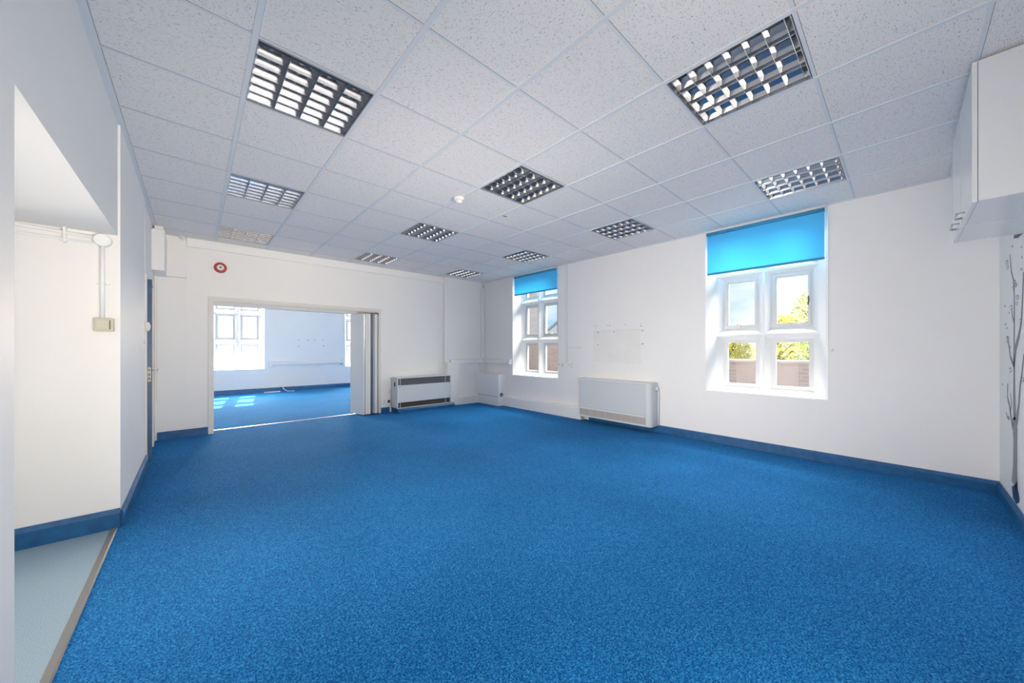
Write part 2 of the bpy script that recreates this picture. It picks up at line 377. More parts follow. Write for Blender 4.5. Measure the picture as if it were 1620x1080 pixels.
wall_with_holes('wall_right_outer', 'x', RX + .42, RX + .50, NY - 1.5, BY + .04, -.4, 5.0, [(0.62, 1.70, 0.6, 2.8), (4.49, 5.575, 0.6, 2.8)], OUTB)  # unseen dark skin, added to cut light bounced onto the garden wall
wb = wall_with_holes('wall_back', 'y', BY, BY + 0.35, LX, RX, 0, CH + .26, [(0.145, 2.63, -0.01, 1.965)])
wn_ = wall_with_holes('wall_front', 'y', NY - 0.3, NY, LX, RX, 0, CH + .26, [])
wf = wall_with_holes('wall_far', 'y', FY, FY + 0.42, LX - .3, 6.0, 0, 3.2, [(F3[0], F3[1], 0.655, 2.78), (F4[0], F4[1], 0.655, 2.78)])
struct(bx('wall_far_left', WALL, None, LX - .3, LX, BY + .35, FY, 0, 3.2, origin=(0, 0, 0)))
struct(bx('wall_far_right', WALL, None, 5.7, 6.0, BY + .35, FY, 0, 3.2, origin=(0, 0, 0)))
struct(bx('wall_far_front', WALL, None, RX, 6.0, BY + .05, BY + .35, 0, 3.2, origin=(0, 0, 0)))
struct(bx('floor_far', CARPET, None, RX + .3, 6.0, BY + .35, FY, -0.1, 0.0, origin=(0, 0, 0)))
struct(bx('ceiling_far', WALL, None, LX - .3, 6.0, BY + .3, FY + .4, 3.2, 3.3, origin=(0, 0, 0)))
# lobby beyond the side opening
struct(bx('wall_lobby_far', WALL, None, -2.6, LX - .16, 3.60, 3.75, 0, 2.3, origin=(0, 0, 0)))
struct(bx('wall_lobby_near', WALL, None, -2.6, LX - .16, 1.55, 1.70, 0, 2.3, origin=(0, 0, 0)))
struct(bx('wall_lobby_side', WALL, None, -2.75, -2.6, 1.55, 3.75, 0, 2.3, origin=(0, 0, 0)))
struct(bx('ceiling_lobby', WALL, None, -2.6, LX - .16, 1.70, 3.60, 1.995, 2.1, origin=(0, 0, 0)))
# unseen closed box behind the left door, added to block sky light
m = MB(); m.box(-1.6, -1.5, 5.2, 6.9, 0, 2.3); m.box(-1.5, LX - .16, 5.2, 5.3, 0, 2.3); m.box(-1.5, LX - .16, 6.5, 6.6, 0, 2.3); m.box(-1.5, LX - .16, 5.3, 6.5, 2.2, 2.3); m.box(-1.5, LX - .16, 5.3, 6.5, -.1, 0)
struct(m.build('wall_passage', WALL, origin=(0, 0, 0)))

# back wall relief
PX = 3.98
m = MB(); m.box(-0.08, PX, BY - 0.035, BY, 2.635, CH); struct(m.build('trim_1', WALL, bevel=0.004))                 # band under the ceiling
m = MB(); m.box(PX, RX, 6.565, BY, 0, CH); m.box(PX + .02, 4.30, 6.475, 6.565, 0, 0.93); struct(m.build('trim_2', WALL, bevel=0.004))  # pier
m = MB(); m.box(LX, -0.275, 6.14, BY, 2.19, CH - 0.07); m.box(LX + .02, -0.29, 6.22, BY, CH - 0.07, CH - .005); struct(m.build('trim_3', TRIMW, bevel=0.003))         # duct box
m = MB(); m.box(-0.285, -0.08, BY - 0.05, BY, 2.195, 2.375); struct(m.build('trim_4', TRIMW, bevel=0.003))
m = MB(); m.box(LX + .02, -0.09, BY - 0.028, BY, 0.52, 2.185); struct(m.build('trim_5', WALL, bevel=0.003))
m = MB(); m.box(-0.30, -0.292, BY - .012, BY, 2.38, CH); struct(m.build('trim_6', SWLINE))
# small wall step beside the left door
m = MB(); m.box(LX, LX + 0.012, 3.60, 5.19, 0, CH); struct(m.build('trim_7', WALL))

# skirtings
def skirt(name, axis, plane, out, u0, u1, h, m=BLUEP, th=0.02):
    # profile with a chamfered top, proud of the wall by th toward 'out' (+1/-1)
    P = [(plane, 0), (plane + out * th, 0), (plane + out * th, h - 0.03), (plane + out * th * .35, h), (plane, h)]
    return struct(MB().prism(P, 'y' if axis == 'y' else 'x', u0, u1).build(name, m))
# 'y' running skirts: outline in (x,z); 'x' running skirts: outline in (y,z)
skirt('baseboard_right', 'y', RX, -1, NY, 3.60, 0.105)
skirt('baseboard_left', 'y', LX + .012, 1, 3.60, 5.28, 0.115)
skirt('baseboard_back_left', 'x', BY, -1, -0.37, 0.145, 0.105)
skirt('baseboard_back_right', 'x', BY, -1, 2.63, 2.80, 0.095)
skirt('baseboard_front', 'x', NY, 1, LX, RX - .02, 0.105)
skirt('baseboard_lobby', 'x', 3.60, -1, -2.6, LX + .012, 0.13)
skirt('baseboard_far', 'x', FY, -1, LX, 5.7, 0.115)
# boxed white skirting near the corner
m = MB(); m.prism([(4.93, 0), (4.93, 0.185), (4.945, 0.205), (RX, 0.205), (RX, 0)], 'y', 3.70, 5.735); struct(m.build('baseboard_boxed', TRIMW))
m = MB(); m.prism([(6.465, 0), (6.465, 0.165), (6.48, 0.185), (6.565, 0.185), (6.565, 0)], 'x', 4.30, RX - .25); struct(m.build('baseboard_pier', TRIMW))

# ------------------------------------------------------------------ stone mullioned windows
def window(idx, P, uc, lo, hi, zs, keep_full=True):
    """P(u,d,z)->xyz ; unit centred on uc, plaster opening lo..hi, sill height zs"""
    root = struct(thing('window_%d' % idx, P(uc, 0.24, zs)))
    D0, D1 = 0.24, 0.34
    def q(M, *pts): M.quad(*[P(*p) for p in pts])
    # plaster reveal, splayed
    M = MB()
    a0, a1 = uc - 0.5225, uc + 0.5225
    zt = 2.755
    q(M, (lo, 0, zs), (a0, D0, zs + .012), (a0, D0, zt), (lo, 0, zt))
    q(M, (hi, 0, zs), (a1, D0, zs + .012), (a1, D0, zt), (hi, 0, zt))
    q(M, (lo, 0, zt), (hi, 0, zt), (a1, D0, zt), (a0, D0, zt))
    M.build('reveal', STONE, root)
    M = MB()
    pts = [P(lo, -0.012, zs), P(hi, -0.012, zs), P(a1, D0, zs + .012), P(a0, D0, zs + .012)]
    low = [P(lo, -0.012, zs - .022), P(hi, -0.012, zs - .022), P(a1, D0, zs - .022), P(a0, D0, zs - .022)]
    M.quad(*pts); M.quad(*low)
    for i in range(4): M.quad(pts[i], pts[(i + 1) % 4], low[(i + 1) % 4], low[i])
    M.build('window_sill', STONE, root)
    # stone grid: nose face at D0, chamfers back to the sashes at D1
    us = [(a0, uc - 0.0135, uc - 0.465, uc - 0.067), (uc + 0.0135, a1, uc + 0.067, uc + 0.465)]
    zr = [(zs + .012, 1.388, 0.72, 1.338), (1.412, 2.185, 1.485, 2.15), (2.21, 2.745, 2.29, 2.715)]
    M = MB()
    for (u0, u1, s0, s1) in us:
        for (z0, z1, t0, t1) in zr:
            A = [(u0, D0, z0), (u1, D0, z0), (u1, D0, z1), (u0, D0, z1)]
            B = [(s0, D1, t0), (s1, D1, t0), (s1, D1, t1), (s0, D1, t1)]
            for i in range(4): q(M, A[i], A[(i + 1) % 4], B[(i + 1) % 4], B[i])
    q(M, (uc - .0135, D0, zs), (uc + .0135, D0, zs), (uc + .0135, D0, 2.75), (uc - .0135, D0, 2.75))
    for z0, z1 in ((1.388, 1.412), (2.185, 2.21), (2.745, 2.76)):
        for u0, u1, _, _ in us: q(M, (u0, D0, z0), (u1, D0, z0), (u1, D0, z1), (u0, D0, z1))
    M.build('stone_mullions', STONE, root)
    # outer masonry around the lights
    M = MB()
    def bxp(u0, u1, d0, d1, z0, z1):
        p = [P(u0, d0, z0), P(u1, d1, z1)]
        M.box(p[0][0], p[1][0], p[0][1], p[1][1], p[0][2], p[1][2])
    bxp(lo, uc - .465, D1 + .045, .42, zs, 2.76); bxp(uc + .465, hi, D1 + .045, .42, zs, 2.76); bxp(uc - .067, uc + .067, D1 + .045, .42, zs, 2.76)
    for u0, u1 in ((uc - .465, uc - .067), (uc + .067, uc + .465)):
        for z0, z1 in ((zs, .72), (1.338, 1.485), (2.15, 2.29), (2.715, 2.76)): bxp(u0, u1, D1 + .045, .42, z0, z1)
    M.build('outer_stone', STONE, root)
    # sashes
    for k, (u0, u1, s0, s1) in enumerate(us):
        for r, (z0, z1, t0, t1) in enumerate(zr):
            fw = 0.050 if r == 1 else 0.040
            M = MB()
            def fb(a, b_, c, d_, e_, g_):
                p = P(a, c, e_); q_ = P(b_, d_, g_); M.box(p[0], q_[0], p[1], q_[1], p[2], q_[2])
            d0 = D1 - .004
            fb(s0 - .004, s0 + fw, d0, d0 + .045, t0 - .004, t1 + .004); fb(s1 - fw, s1 + .004, d0, d0 + .045, t0 - .004, t1 + .004)
            fb(s0 + fw, s1 - fw, d0, d0 + .045, t0 - .004, t0 + fw); fb(s0 + fw, s1 - fw, d0, d0 + .045, t1 - fw, t1 + .004)
            if r == 1:   # inner opening casement stands slightly proud
                fi = 0.018
                fb(s0 + .022, s0 + .022 + fi, d0 - .012, d0, t0 + .022, t1 - .022); fb(s1 - .022 - fi, s1 - .022, d0 - .012, d0, t0 + .022, t1 - .022)
                fb(s0 + .04, s1 - .04, d0 - .012, d0, t0 + .022, t0 + .04); fb(s0 + .04, s1 - .04, d0 - .012, d0, t1 - .04, t1 - .022)
            sash = M.build('sash', SASH, root)
            pn = MB(); p = [P(s0 + fw - .005, d0 + .02, t0 + fw - .005), P(s1 - fw + .005, d0 + .02, t0 + fw - .005), P(s1 - fw + .005, d0 + .02, t1 - fw + .005), P(s0 + fw - .005, d0 + .02, t1 - fw + .005)]
            pn.quad(*p); pn.build('pane', GLASS, sash)
            if r == 1:
                um = (s0 + s1) / 2; M = MB()
                M.tube([P(um - .045, d0 - .022, t0 + .052), P(um + .045, d0 - .022, t0 + .050)], 0.005, 8)
                M.tube([P(um, d0 - .024, t0 + .052), P(um + .004, d0 - .03, t0 + .028)], 0.007, 8)
                M.build('sash_stay', BRASS, sash)
    return root
PR = lambda u, d, z: (RX + d, u, z)
PF = lambda u, d, z: (u, FY + d, z)
w2 = window(1, PR, 1.160, W2[0], W2[1], 0.675)
w1 = window(2, PR, 5.033, W1[0], W1[1], 0.668)
w3 = window(3, PF, 0.89, F3[0], F3[1], 0.66)
w4 = window(4, PF, 4.20, F4[0], F4[1], 0.66)
# catch on the side of the near window's open sash
M = MB(); M.tube([(RX + .325, .745, 1.74), (RX + .31, .735, 1.79), (RX + .32, .74, 1.84)], 0.006, 8); M.tube([(RX + .33, .745, 1.77), (RX + .30, .75, 1.765)], 0.005, 8)
M.build('window_catch', DARKM, w2)

# ------------------------------------------------------------------ roller blinds
def blind(y0, y1, zb, label, chain):
    X = RX - 0.012
    r = thing('roller_blind', (X, (y0 + y1) / 2, zb), label, 'blind', 'bright blue roller blinds')
    M = MB(); M.tube([(X - .004, y0 + .008, 2.715), (X - .004, y1 - .008, 2.715)], 0.019, 16); M.build('roller_tube', BLINDROLL, r)
    M = MB(); M.box(X - .003, X - .002, y0 + .012, y1 - .012, zb + .012, 2.70); M.build('fabric', BLIND, r)
    M = MB(); M.box(X - .007, X + .003, y0 + .010, y1 - .010, zb - .012, zb + .014); M.build('bottom_bar', BLINDROLL, r, bevel=0.003)
    M = MB(); M.box(X - .026, X + .02, y0, y1, 2.738, 2.752); M.build('head_rail', TRIMW, r)
    for yy in (y0, y1 - .006):
        M = MB(); M.box(X - .026, X + .012, yy, yy + .006, 2.69, 2.745); M.build('bracket', PLAST, r)
    if chain:
        M = MB(); n = 60
        for dy in (0.0, 0.012):
            M.tube([(X - .02, y0 - .006 - dy, 2.71 - i * (2.71 - 1.25) / n) for i in range(n + 1)], [0.0013 + 0.0009 * (i % 2) for i in range(n + 1)], 6)
        M.build('bead_chain', PLAST, r)
    return r
blind(0.548, 1.735, 2.195, 'bright blue roller blind over the larger, nearer mullioned window', True)
blind(4.30, 5.50, 2.345, 'bright blue roller blind over the narrow far window near the corner', False)
M = MB(); M.lathe((RX, 0.50, 1.21), (-1, 0, 0), [(0.013, 0), (0.013, 0.006), (0.005, 0.008), (0.005, 0.02), (0.009, 0.022), (0.009, 0.026)], 16)
tag(M.build('chain_cleat', PLAST), 'small white cleat on the wall right of the nearer window', 'cleat')

# ------------------------------------------------------------------ ceiling lights
def make_light():
    r = thing('ceiling_light', (0, 0, CH)); a = 0.2835; z = CH
    M = MB()
    for s in (-1, 1):
        M.box(s * a, s * (a + .0045), -a - .0045, a + .0045, z - .002, z + .095); M.box(-a, a, s * a, s * (a + .0045), z - .002, z + .095)
    M.box(-a, a, -a, a, z + .09, z + .095)
    M.build('housing', mat('light_housing_white', (0.45, 0.47, 0.50), 0.35, 0.4), r)
    M = MB()   # lamellae across, four troughs along
    b0 = -a + 0.022; pitch = (2 * a - .044) / 6
    for k in range(7):
        y = b0 + pitch * k
        M.prism([(y - .0011, z), (y + .0011, z), (y + .0035, z + .018), (y + .009, z + .045), (y - .009, z + .045), (y - .0035, z + .018)], 'x', -a, a)
    px = 2 * a / 4
    for k in range(5):
        x = -a + px * k
        l = [] if k == 0 else [(x - .0014, z), (x - .006, z + .018), (x - .018, z + .042), (x - .036, z + .062)]
        rr2 = [] if k == 4 else [(x + .0014, z), (x + .006, z + .018), (x + .018, z + .042), (x + .036, z + .062)]
        if k == 0: P_ = [(x, z)] + rr2 + [(x, z + .062)]
        elif k == 4: P_ = l[::1] + [(x, z + .062), (x, z)]
        else: P_ = l[::-1] + rr2
        M.prism(P_, 'y', -a, a)
    M.build('louvre', MIRROR, r)
    for k in range(4):
        x = -a + px * (k + .5)
        M = MB(); M.tube([(x, -a + .01, z + .074), (x, a - .01, z + .074)], 0.0085, 10); M.build('tube_lamp', mat('fluorescent_tube_off', (0.85, 0.86, 0.88), 0.3), r)
    return r
LL = {(0, 3): 'largest louvred ceiling light on the left, nearest the left wall and camera',
      (0, 6): 'louvred ceiling light in the left line, second from the camera',
      (0, 9): 'louvred ceiling light farthest in the left line, nearest the red alarm sounder',
      (3, 0): 'large louvred ceiling light at upper right, nearest the white wall cupboards',
      (3, 3): 'louvred ceiling light in the middle, just right of the smoke detector',
      (3, 6): 'louvred ceiling light just beyond the smoke detector, middle line',
      (3, 9): 'louvred ceiling light farthest in the middle line, above the folding doors',
      (6, 0): 'louvred ceiling light above the nearer, larger blue blind',
      (6, 3): 'louvred ceiling light in the window-side line between the two blinds',
      (6, 6): 'louvred ceiling light in front of the far blue blind',
      (6, 9): 'louvred ceiling light nearest the far right corner of the room'}
proto = make_light()
for n, c in enumerate(CELLS):
    o = proto if n == 0 else copy_tree(proto)
    o.location = (GX + .6 * c[0] + .3, GY + .6 * c[1] + .3, CH)
    tag(o, LL[c], 'ceiling light', 'recessed louvred ceiling lights')

# ------------------------------------------------------------------ ceiling and wall fittings
sd = thing('smoke_detector', (2.0, 3.02, CH), 'white round smoke detector on the ceiling near the middle light', 'smoke detector')
MB().lathe((2.0, 3.02, CH - .003), (0, 0, -1), [(0.052, 0), (0.054, 0.004), (0.052, 0.022), (0.046, 0.030)]).build('base', PLAST, sd)
MB().lathe((2.0, 3.02, CH - .033), (0, 0, -1), [(0.030, 0), (0.034, 0.004), (0.034, 0.018), (0.024, 0.026), (0.01, 0.028)]).build('sensor_head', PLAST, sd)

al = thing('alarm_sounder', (0.28, BY - .0, 2.325), 'round red fire alarm sounder with white centre, high on back wall', 'alarm sounder')
MB().lathe((0.28, BY, 2.395), (0, -1, 0), [(0.070, 0), (0.074, 0.01), (0.074, 0.03), (0.066, 0.042), (0.05, 0.046)]).build('red_body', RED, al)
MB().lathe((0.28, BY - .044, 2.395), (0, -1, 0), [(0.042, 0), (0.040, 0.008), (0.030, 0.013), (0.012, 0.015)]).build('sounder_dome', PLAST, al)
MB().lathe((0.28, BY - .058, 2.395), (0, -1, 0), [(0.012, 0), (0.010, 0.004)], 14).build('centre_stud', DARKM, al)

def pir(loc, ang, label):
    r = thing('motion_sensor', loc, label, 'motion sensor', 'corner motion sensors')
    x, y, z = loc; c, s = math.cos(ang), math.sin(ang)
    def R(p): return (x + p[0] * c - p[1] * s, y + p[0] * s + p[1] * c, z + p[2])
    for nm, mt, prof, za, zb in (('sensor_body', PLAST, [(-.03, 0), (.03, 0), (.034, -.022), (.022, -.045), (-.022, -.045), (-.034, -.022)], 0.0, 0.11),
                                 ('lens', mat('sensor_lens_grey', (0.42, 0.43, 0.44), 0.3), [(-.02, -.044), (.02, -.044), (.014, -.050), (-.014, -.050)], 0.02, 0.06)):
        M = MB(); A = [M.bm.verts.new(R((p[0], p[1], za))) for p in prof]; B = [M.bm.verts.new(R((p[0], p[1], zb))) for p in prof]
        M.bm.faces.new(A); M.bm.faces.new(B[::-1]); n = len(prof)
        for i in range(n): M.bm.faces.new([A[i], A[(i + 1) % n], B[(i + 1) % n], B[i]])
        M.build(nm, mt, r, bevel=0.003)
pir((5.015, 6.54, 2.62), math.radians(-40), 'white motion sensor high in the far right corner by the windows')
pir((LX + .035, 6.205, 2.60), math.radians(25), 'white motion sensor at far left corner on the boxed duct')
g = thing('round_sensor', (-0.12, 6.60, CH - .05), 'small white round ceiling sensor above the far left corner', 'sensor')
MB().lathe((-0.12, 6.60, CH), (0, 0, -1), [(0.034, 0), (0.034, 0.022), (0.03, 0.03)]).build('sensor_base', PLAST, g)
MB().lathe((-0.12, 6.57, CH - .035), (0.2, -1, -.5), [(0.018, 0), (0.018, 0.03), (0.012, 0.036)]).build('sensor_eye', PLAST, g)

# ------------------------------------------------------------------ left door (ajar)
dr = struct(thing('door_1', (LX, 5.45, 0)))
M = MB()
hx, hy = -0.437, 6.235; ex, ey = -0.3845, 5.452     # hinge side and free edge, face toward the wall
dv = Vector((ex - hx, ey - hy, 0)).normalized(); nv = Vector((-dv.y, dv.x, 0))
if nv.x < 0: nv = -nv
c4 = [Vector((hx, hy, 0)), Vector((ex, ey, 0)), Vector((ex, ey, 0)) + nv * .044, Vector((hx, hy, 0)) + nv * .044]
M.prism([(p.x, p.y) for p in c4], 'z', 0.008, 1.972)
leaf = M.build('door_leaf', TRIMW, dr)
M = MB(); e0 = Vector((ex, ey, 0)) + dv * 0.0006; M.quad(*[tuple(p) for p in (e0 + Vector((0, 0, .008)), e0 + nv * .044 + Vector((0, 0, .008)), e0 + nv * .044 + Vector((0, 0, 1.972)), e0 + Vector((0, 0, 1.972)))])
M.prism([(p.x, p.y) for p in (e0, e0 + nv * .044, e0 + nv * .044 + dv * .002, e0 + dv * .002)], 'z', 0.008, 1.972)
M.build('painted_edge', BLUED, dr)
e1 = e0 + dv * .002
M = MB(); M.prism([(p.x, p.y) for p in (e1 + nv * .010, e1 + nv * .034, e1 + nv * .034 + dv * .002, e1 + nv * .010 + dv * .002)], 'z', 0.865, 1.02)
lp = M.build('lock_plate', mat('dull_zinc', (0.35, 0.35, 0.34), 0.45, 0.5), dr)
e2 = e1 + dv * .002
for z0, z1 in ((0.885, 0.91), (0.93, 0.955), (0.98, 1.0)):
    M = MB(); M.prism([(p.x, p.y) for p in (e2 + nv * .016, e2 + nv * .028, e2 + nv * .028 + dv * .003, e2 + nv * .016 + dv * .003)], 'z', z0, z1); M.build('lock_bolt', DARKM, lp)
M = MB(); h0 = Vector((ex, ey, .985)) - dv * .06 + nv * .044
M.tube([h0, h0 + nv * .055], 0.008, 10); M.tube([h0 + nv * .052, h0 + nv * .055 - dv * .06, h0 + nv * .052 - dv * .12], 0.008, 10)
M.build('lever_handle', STEEL, dr)
M = MB(); M.box(LX - .16, LX + .014, 5.40, 5.452, 0, 2.02); M.box(LX - .16, LX + .014, 6.248, 6.29, 0, 2.02); M.box(LX - .16, LX + .014, 5.452, 6.248, 1.978, 2.02)
M.build('door_frame', CREAM, dr, bevel=0.003)

# switch, cable cover and keep by the door
M = MB(); M.box(LX, LX + .012, 5.235, 5.262, 1.52, CH - .01); tag(M.build('cable_cover', PLAST, bevel=0.003), 'narrow cream cable cover running down from ceiling beside the left door', 'cable cover')
s_ = thing('pull_switch', (LX, 5.25, 1.40), 'cream rounded switch beside the blue edged door at left', 'light switch')
M = MB(); M.box(LX, LX + .045, 5.215, 5.285, 1.40, 1.50); M.build('switch_body', CREAM, s_, bevel=0.018)
M = MB(); M.box(LX + .044, LX + .050, 5.235, 5.265, 1.43, 1.47); M.build('rocker', PLAST, s_, bevel=0.003)
k_ = thing('wall_plate', (LX, 5.10, 1.25), 'small grey metal plate on left wall below the cream switch', 'wall plate')
M = MB(); M.box(LX + .012, LX + .015, 5.085, 5.11, 1.22, 1.35); M.build('plate', STEEL, k_)
M = MB(); M.box(LX + .015, LX + .017, 5.09, 5.105, 1.27, 1.30); M.build('slot', DARKM, k_)

# ------------------------------------------------------------------ lobby wall: conduit and double switch
cd_ = thing('conduit_pipe', (-0.45, 3.58, 1.42), 'white painted conduit turning down to the beige switch in the side lobby', 'conduit')
Yc = 3.575
M = MB(); M.tube([(-0.455, Yc, 1.94), (-0.455, Yc, 1.42)], 0.011, 12); M.build('drop_pipe', STONE, cd_)
M = MB(); M.tube([(-0.455, Yc, 1.955), (-0.84, Yc, 1.975), (-2.5, Yc, 1.975)], 0.010, 12); M.tube([(-0.47, Yc, 1.918), (-0.84, Yc, 1.925), (-2.5, Yc, 1.925)], 0.007, 12); M.build('ceiling_pipe', STONE, cd_)
M = MB(); M.lathe((-0.455, 3.60, 1.945), (0, -1, 0), [(0.042, 0), (0.042, 0.038), (0.034, 0.045)]); M.build('junction_box', STONE, cd_)
for xx, zz in ((-0.455, 1.66),):
    M = MB(); M.box(xx - .032, xx + .032, Yc + .004, 3.60, zz - .006, zz + .006); M.tube([(xx, Yc, zz - .006), (xx, Yc, zz + .006)], 0.014, 12); M.build('pipe_clip', STONE, cd_)
M = MB(); M.box(-0.62, -0.608, Yc - .014, 3.60, 1.90, 2.0); M.build('pipe_clip', STONE, cd_)
sw = thing('double_switch', (-0.45, 3.60, 1.34), 'aged beige surface switch on the lobby wall under a white pipe', 'light switch')
M = MB(); M.box(-0.492, -0.404, 3.562, 3.60, 1.338, 1.425); M.build('back_box', BEIGE, sw, bevel=0.004)
M = MB(); M.box(-0.482, -0.425, 3.553, 3.562, 1.352, 1.412); M.build('rocker', BEIGE, sw, bevel=0.002)
M = MB(); M.box(-0.423, -0.419, 3.5605, 3.562, 1.352, 1.412); M.build('rocker_gap', DARKM, sw)

# ------------------------------------------------------------------ opening frame and folding doors
fr_ = struct(thing('door_2', (1.39, BY, 0)))
M = MB(); M.box(0.145, 0.207, BY - .02, BY + .36, 0, 1.965); M.box(2.583, 2.63, BY - .02, BY + .36, 0, 1.965); M.build('side_jamb', mat('aged_white_jamb', (0.74, 0.72, 0.69), 0.45), fr_, bevel=0.003)
M = MB(); M.box(0.145, 2.63, BY - .022, BY + .03, 1.925, 1.97); M.box(0.207, 2.583, BY + .03, BY + .36, 1.925, 1.96); M.build('head_frame', mat('aged_white_jamb', (0, 0, 0)), fr_, bevel=0.003)
M = MB(); M.box(0.207, 2.583, BY + .16, BY + .235, 1.862, 1.925); M.build('top_track', mat('aged_white_jamb', (0, 0, 0)), fr_, bevel=0.004)
M = MB(); M.box(0.207, 2.583, BY - .018, BY + .02, 1.905, 1.925); M.build('head_stop', mat('aged_white_jamb', (0, 0, 0)), fr_, bevel=0.003)
M = MB(); M.box(0.16, 2.60, BY + .195, BY + .225, 0.0, 0.008); M.build('floor_track', ALU, fr_)

fd = thing('folding_door', (2.43, BY + .15, 0), 'white accordion folding doors stacked open at right side of the wall opening', 'folding door')
# leading leaf, slightly skewed; then leaves folded flat, edges toward the room
def slab(name, p0, p1, th, z0, z1, m, parent, bevel=0.004):
    p0 = Vector(p0); p1 = Vector(p1); d = (p1 - p0).normalized(); n = Vector((-d.y, d.x))
    pts = [p0, p1, p1 + n * th, p0 + n * th]
    return MB().prism([(p.x, p.y) for p in pts], 'z', z0, z1).build(name, m, parent, bevel=bevel)
LEAFW = mat('folding_door_white', (0.80, 0.80, 0.78), 0.3)
slab('door_panel', (2.175, 6.955), (2.280, 6.56), 0.024, 0.02, 1.865, LEAFW, fd)
for x0, x1 in ((2.364, 2.408), (2.411, 2.456), (2.511, 2.532), (2.536, 2.560)):
    slab('door_panel', (x0, 6.95), (x0, 6.565), -(x1 - x0), 0.02, 1.865, LEAFW, fd)
for x0, x1 in ((2.309, 2.361), (2.459, 2.508)):
    M = MB(); M.box(x0, x1, 6.574, 6.93, 0.025, 1.86); sp = M.build('fold_seal', PERF, fd)
    M = MB()
    for j in range(56):
        z = 0.05 + j * 0.032
        for k2 in range(2):
            xx = x0 + .015 + k2 * .021; M.box(xx - .004, xx + .004, 6.5725, 6.574, z, z + .012)
    M.build('seal_perforations', mat('seal_slot', (0.70, 0.71, 0.73), 0.4), sp)
M = MB()
for xx in (2.31, 2.345, 2.38, 2.42, 2.46, 2.50, 2.53, 2.56):
    M.box(xx - .008, xx + .008, 6.575, 6.60, 0.0, 0.022); M.box(xx - .008, xx + .008, 6.575, 6.60, 1.865, 1.877)
M.build('guide_shoes', BLACK, fd)
M = MB(); M.box(2.166, 2.182, 6.925, 6.945, 0.92, 1.0); M.build('latch_plate', STEEL, fd)

# ------------------------------------------------------------------ heater on the back wall
h1 = thing('fan_heater', (3.42, BY - .15, 0.085), 'white convector heater with dark top and bottom vents against the back wall', 'heater')
X0, X1, Y0, Y1 = 2.83, 4.005, 6.35, 6.62
M = MB()
M.box(X0, X1, Y0, Y1, 0.655, 0.672); M.box(X0, X0 + .016, Y0, Y1, 0.088, 0.655); M.box(X1 - .016, X1, Y0, Y1, 0.088, 0.655); M.box(X0, X1, Y1 - .012, Y1, 0.088, 0.655); M.box(X0, X1, Y0 + .02, Y1, 0.088, 0.10)
M.build('casing', HEATW, h1, bevel=0.003)
M = MB(); M.box(X0 + .017, X1 - .017, Y0 + .002, Y0 + .020, 0.200, 0.525); fp = M.build('front_panel', HEATF, h1, bevel=0.003)
for xx, zz in ((X0 + .045, .50), (X1 - .045, .505)):
    MB().lathe((xx, Y0 + .002, zz), (0, -1, 0), [(0.008, 0), (0.007, 0.003)], 12).build('screw', DARKM, fp)
M = MB(); M.box(X0 + .017, X1 - .017, Y0 + .022, Y0 + .03, 0.535, 0.640); M.box(X0 + .017, X1 - .017, Y0 + .03, Y0 + .036, .53, .65); M.build('upper_vent', GRILLE_DARK, h1)
M = MB(); M.box(X0 + .017, X1 - .017, Y0 + .03, Y0 + .04, 0.10, 0.20); M.build('lower_vent', mat('heater_dark_slot', (0.05, 0.045, 0.04), 0.6), h1)
for xx in (X0 + .06, X1 - .13): M = MB(); M.box(xx, xx + .008, Y0 + .012, Y0 + .024, .10, .655); M.build('vent_bracket', HEATW, h1)
M = MB(); M.box(X0 - .003, X0, 6.44, 6.50, 0.50, 0.58); M.build('control_panel', DARKM, h1)
M = MB(); M.prism([(6.315, 0), (6.315, .060), (6.335, .086), (6.62, .086), (6.62, 0)], 'x', X0 - .0, X1 + .07); struct(M.build('trim_8', BLUEP))

so = thing('wall_socket', (2.735, BY, 0.11), 'white single socket low on back wall left of the heater', 'socket')
M = MB(); M.box(2.69, 2.775, BY - .03, BY, 0.165, 0.25); M.build('socket_plate', PLAST, so, bevel=0.005)
M = MB(); M.box(2.755, 2.795, BY - .055, BY - .03, 0.185, 0.235); M.build('plug', DARKM, so, bevel=0.004)
M = MB(); M.tube([(2.785, 6.585, .18), (2.80, 6.58, .12), (2.812, 6.59, .30), (2.77, 6.60, .40), (2.80, 6.58, .45), (2.822, 6.55, .46)], 0.004, 8)
tag(M.build('power_cable', PLAST), 'thin pale cable from the heater side down to the low socket', 'cable')

# ------------------------------------------------------------------ heater under the marks on the window wall
h2 = thing('radiator_cabinet', (4.94, 3.07, 0.09), 'white radiator cabinet with taupe bottom grille on the window wall', 'radiator')
HX, HY0, HY1, HZ0, HZ1 = 4.84, 2.40, 3.70, 0.09, 0.725
M = MB()
# side cheeks with rounded front corner, top, back
def cheek(ya, yb, rnd):
    if rnd:
        pts = [(RX, ya), (RX, yb), (HX, yb)] + [(HX + .05 - .05 * math.cos(t_ * math.pi / 12), ya + .05 - .05 * math.sin(t_ * math.pi / 12)) for t_ in range(0, 7)]
    else: pts = [(RX, ya), (RX, yb), (HX, yb), (HX, ya)]
    M.prism(pts, 'z', HZ0, HZ1)
cheek(HY0, HY0 + .085, True); cheek(HY1 - .045, HY1, False)
M.box(HX, RX, HY0 + .085, HY1 - .045, HZ1 - .028, HZ1); M.box(HX, HX + .03, HY0 + .085, HY1 - .045, HZ0, HZ0 + .025); M.box(HX + .17, RX, HY0 + .085, HY1 - .045, HZ0 + .025, HZ1 - .028)
M.build('casing', HEATW, h2, bevel=0.004)
M = MB(); M.box(HX + .006, HX + .016, HY0 + .087, HY1 - .047, HZ0 + .165, HZ1 - .030); M.build('front_panel', HEATF, h2, bevel=0.002)
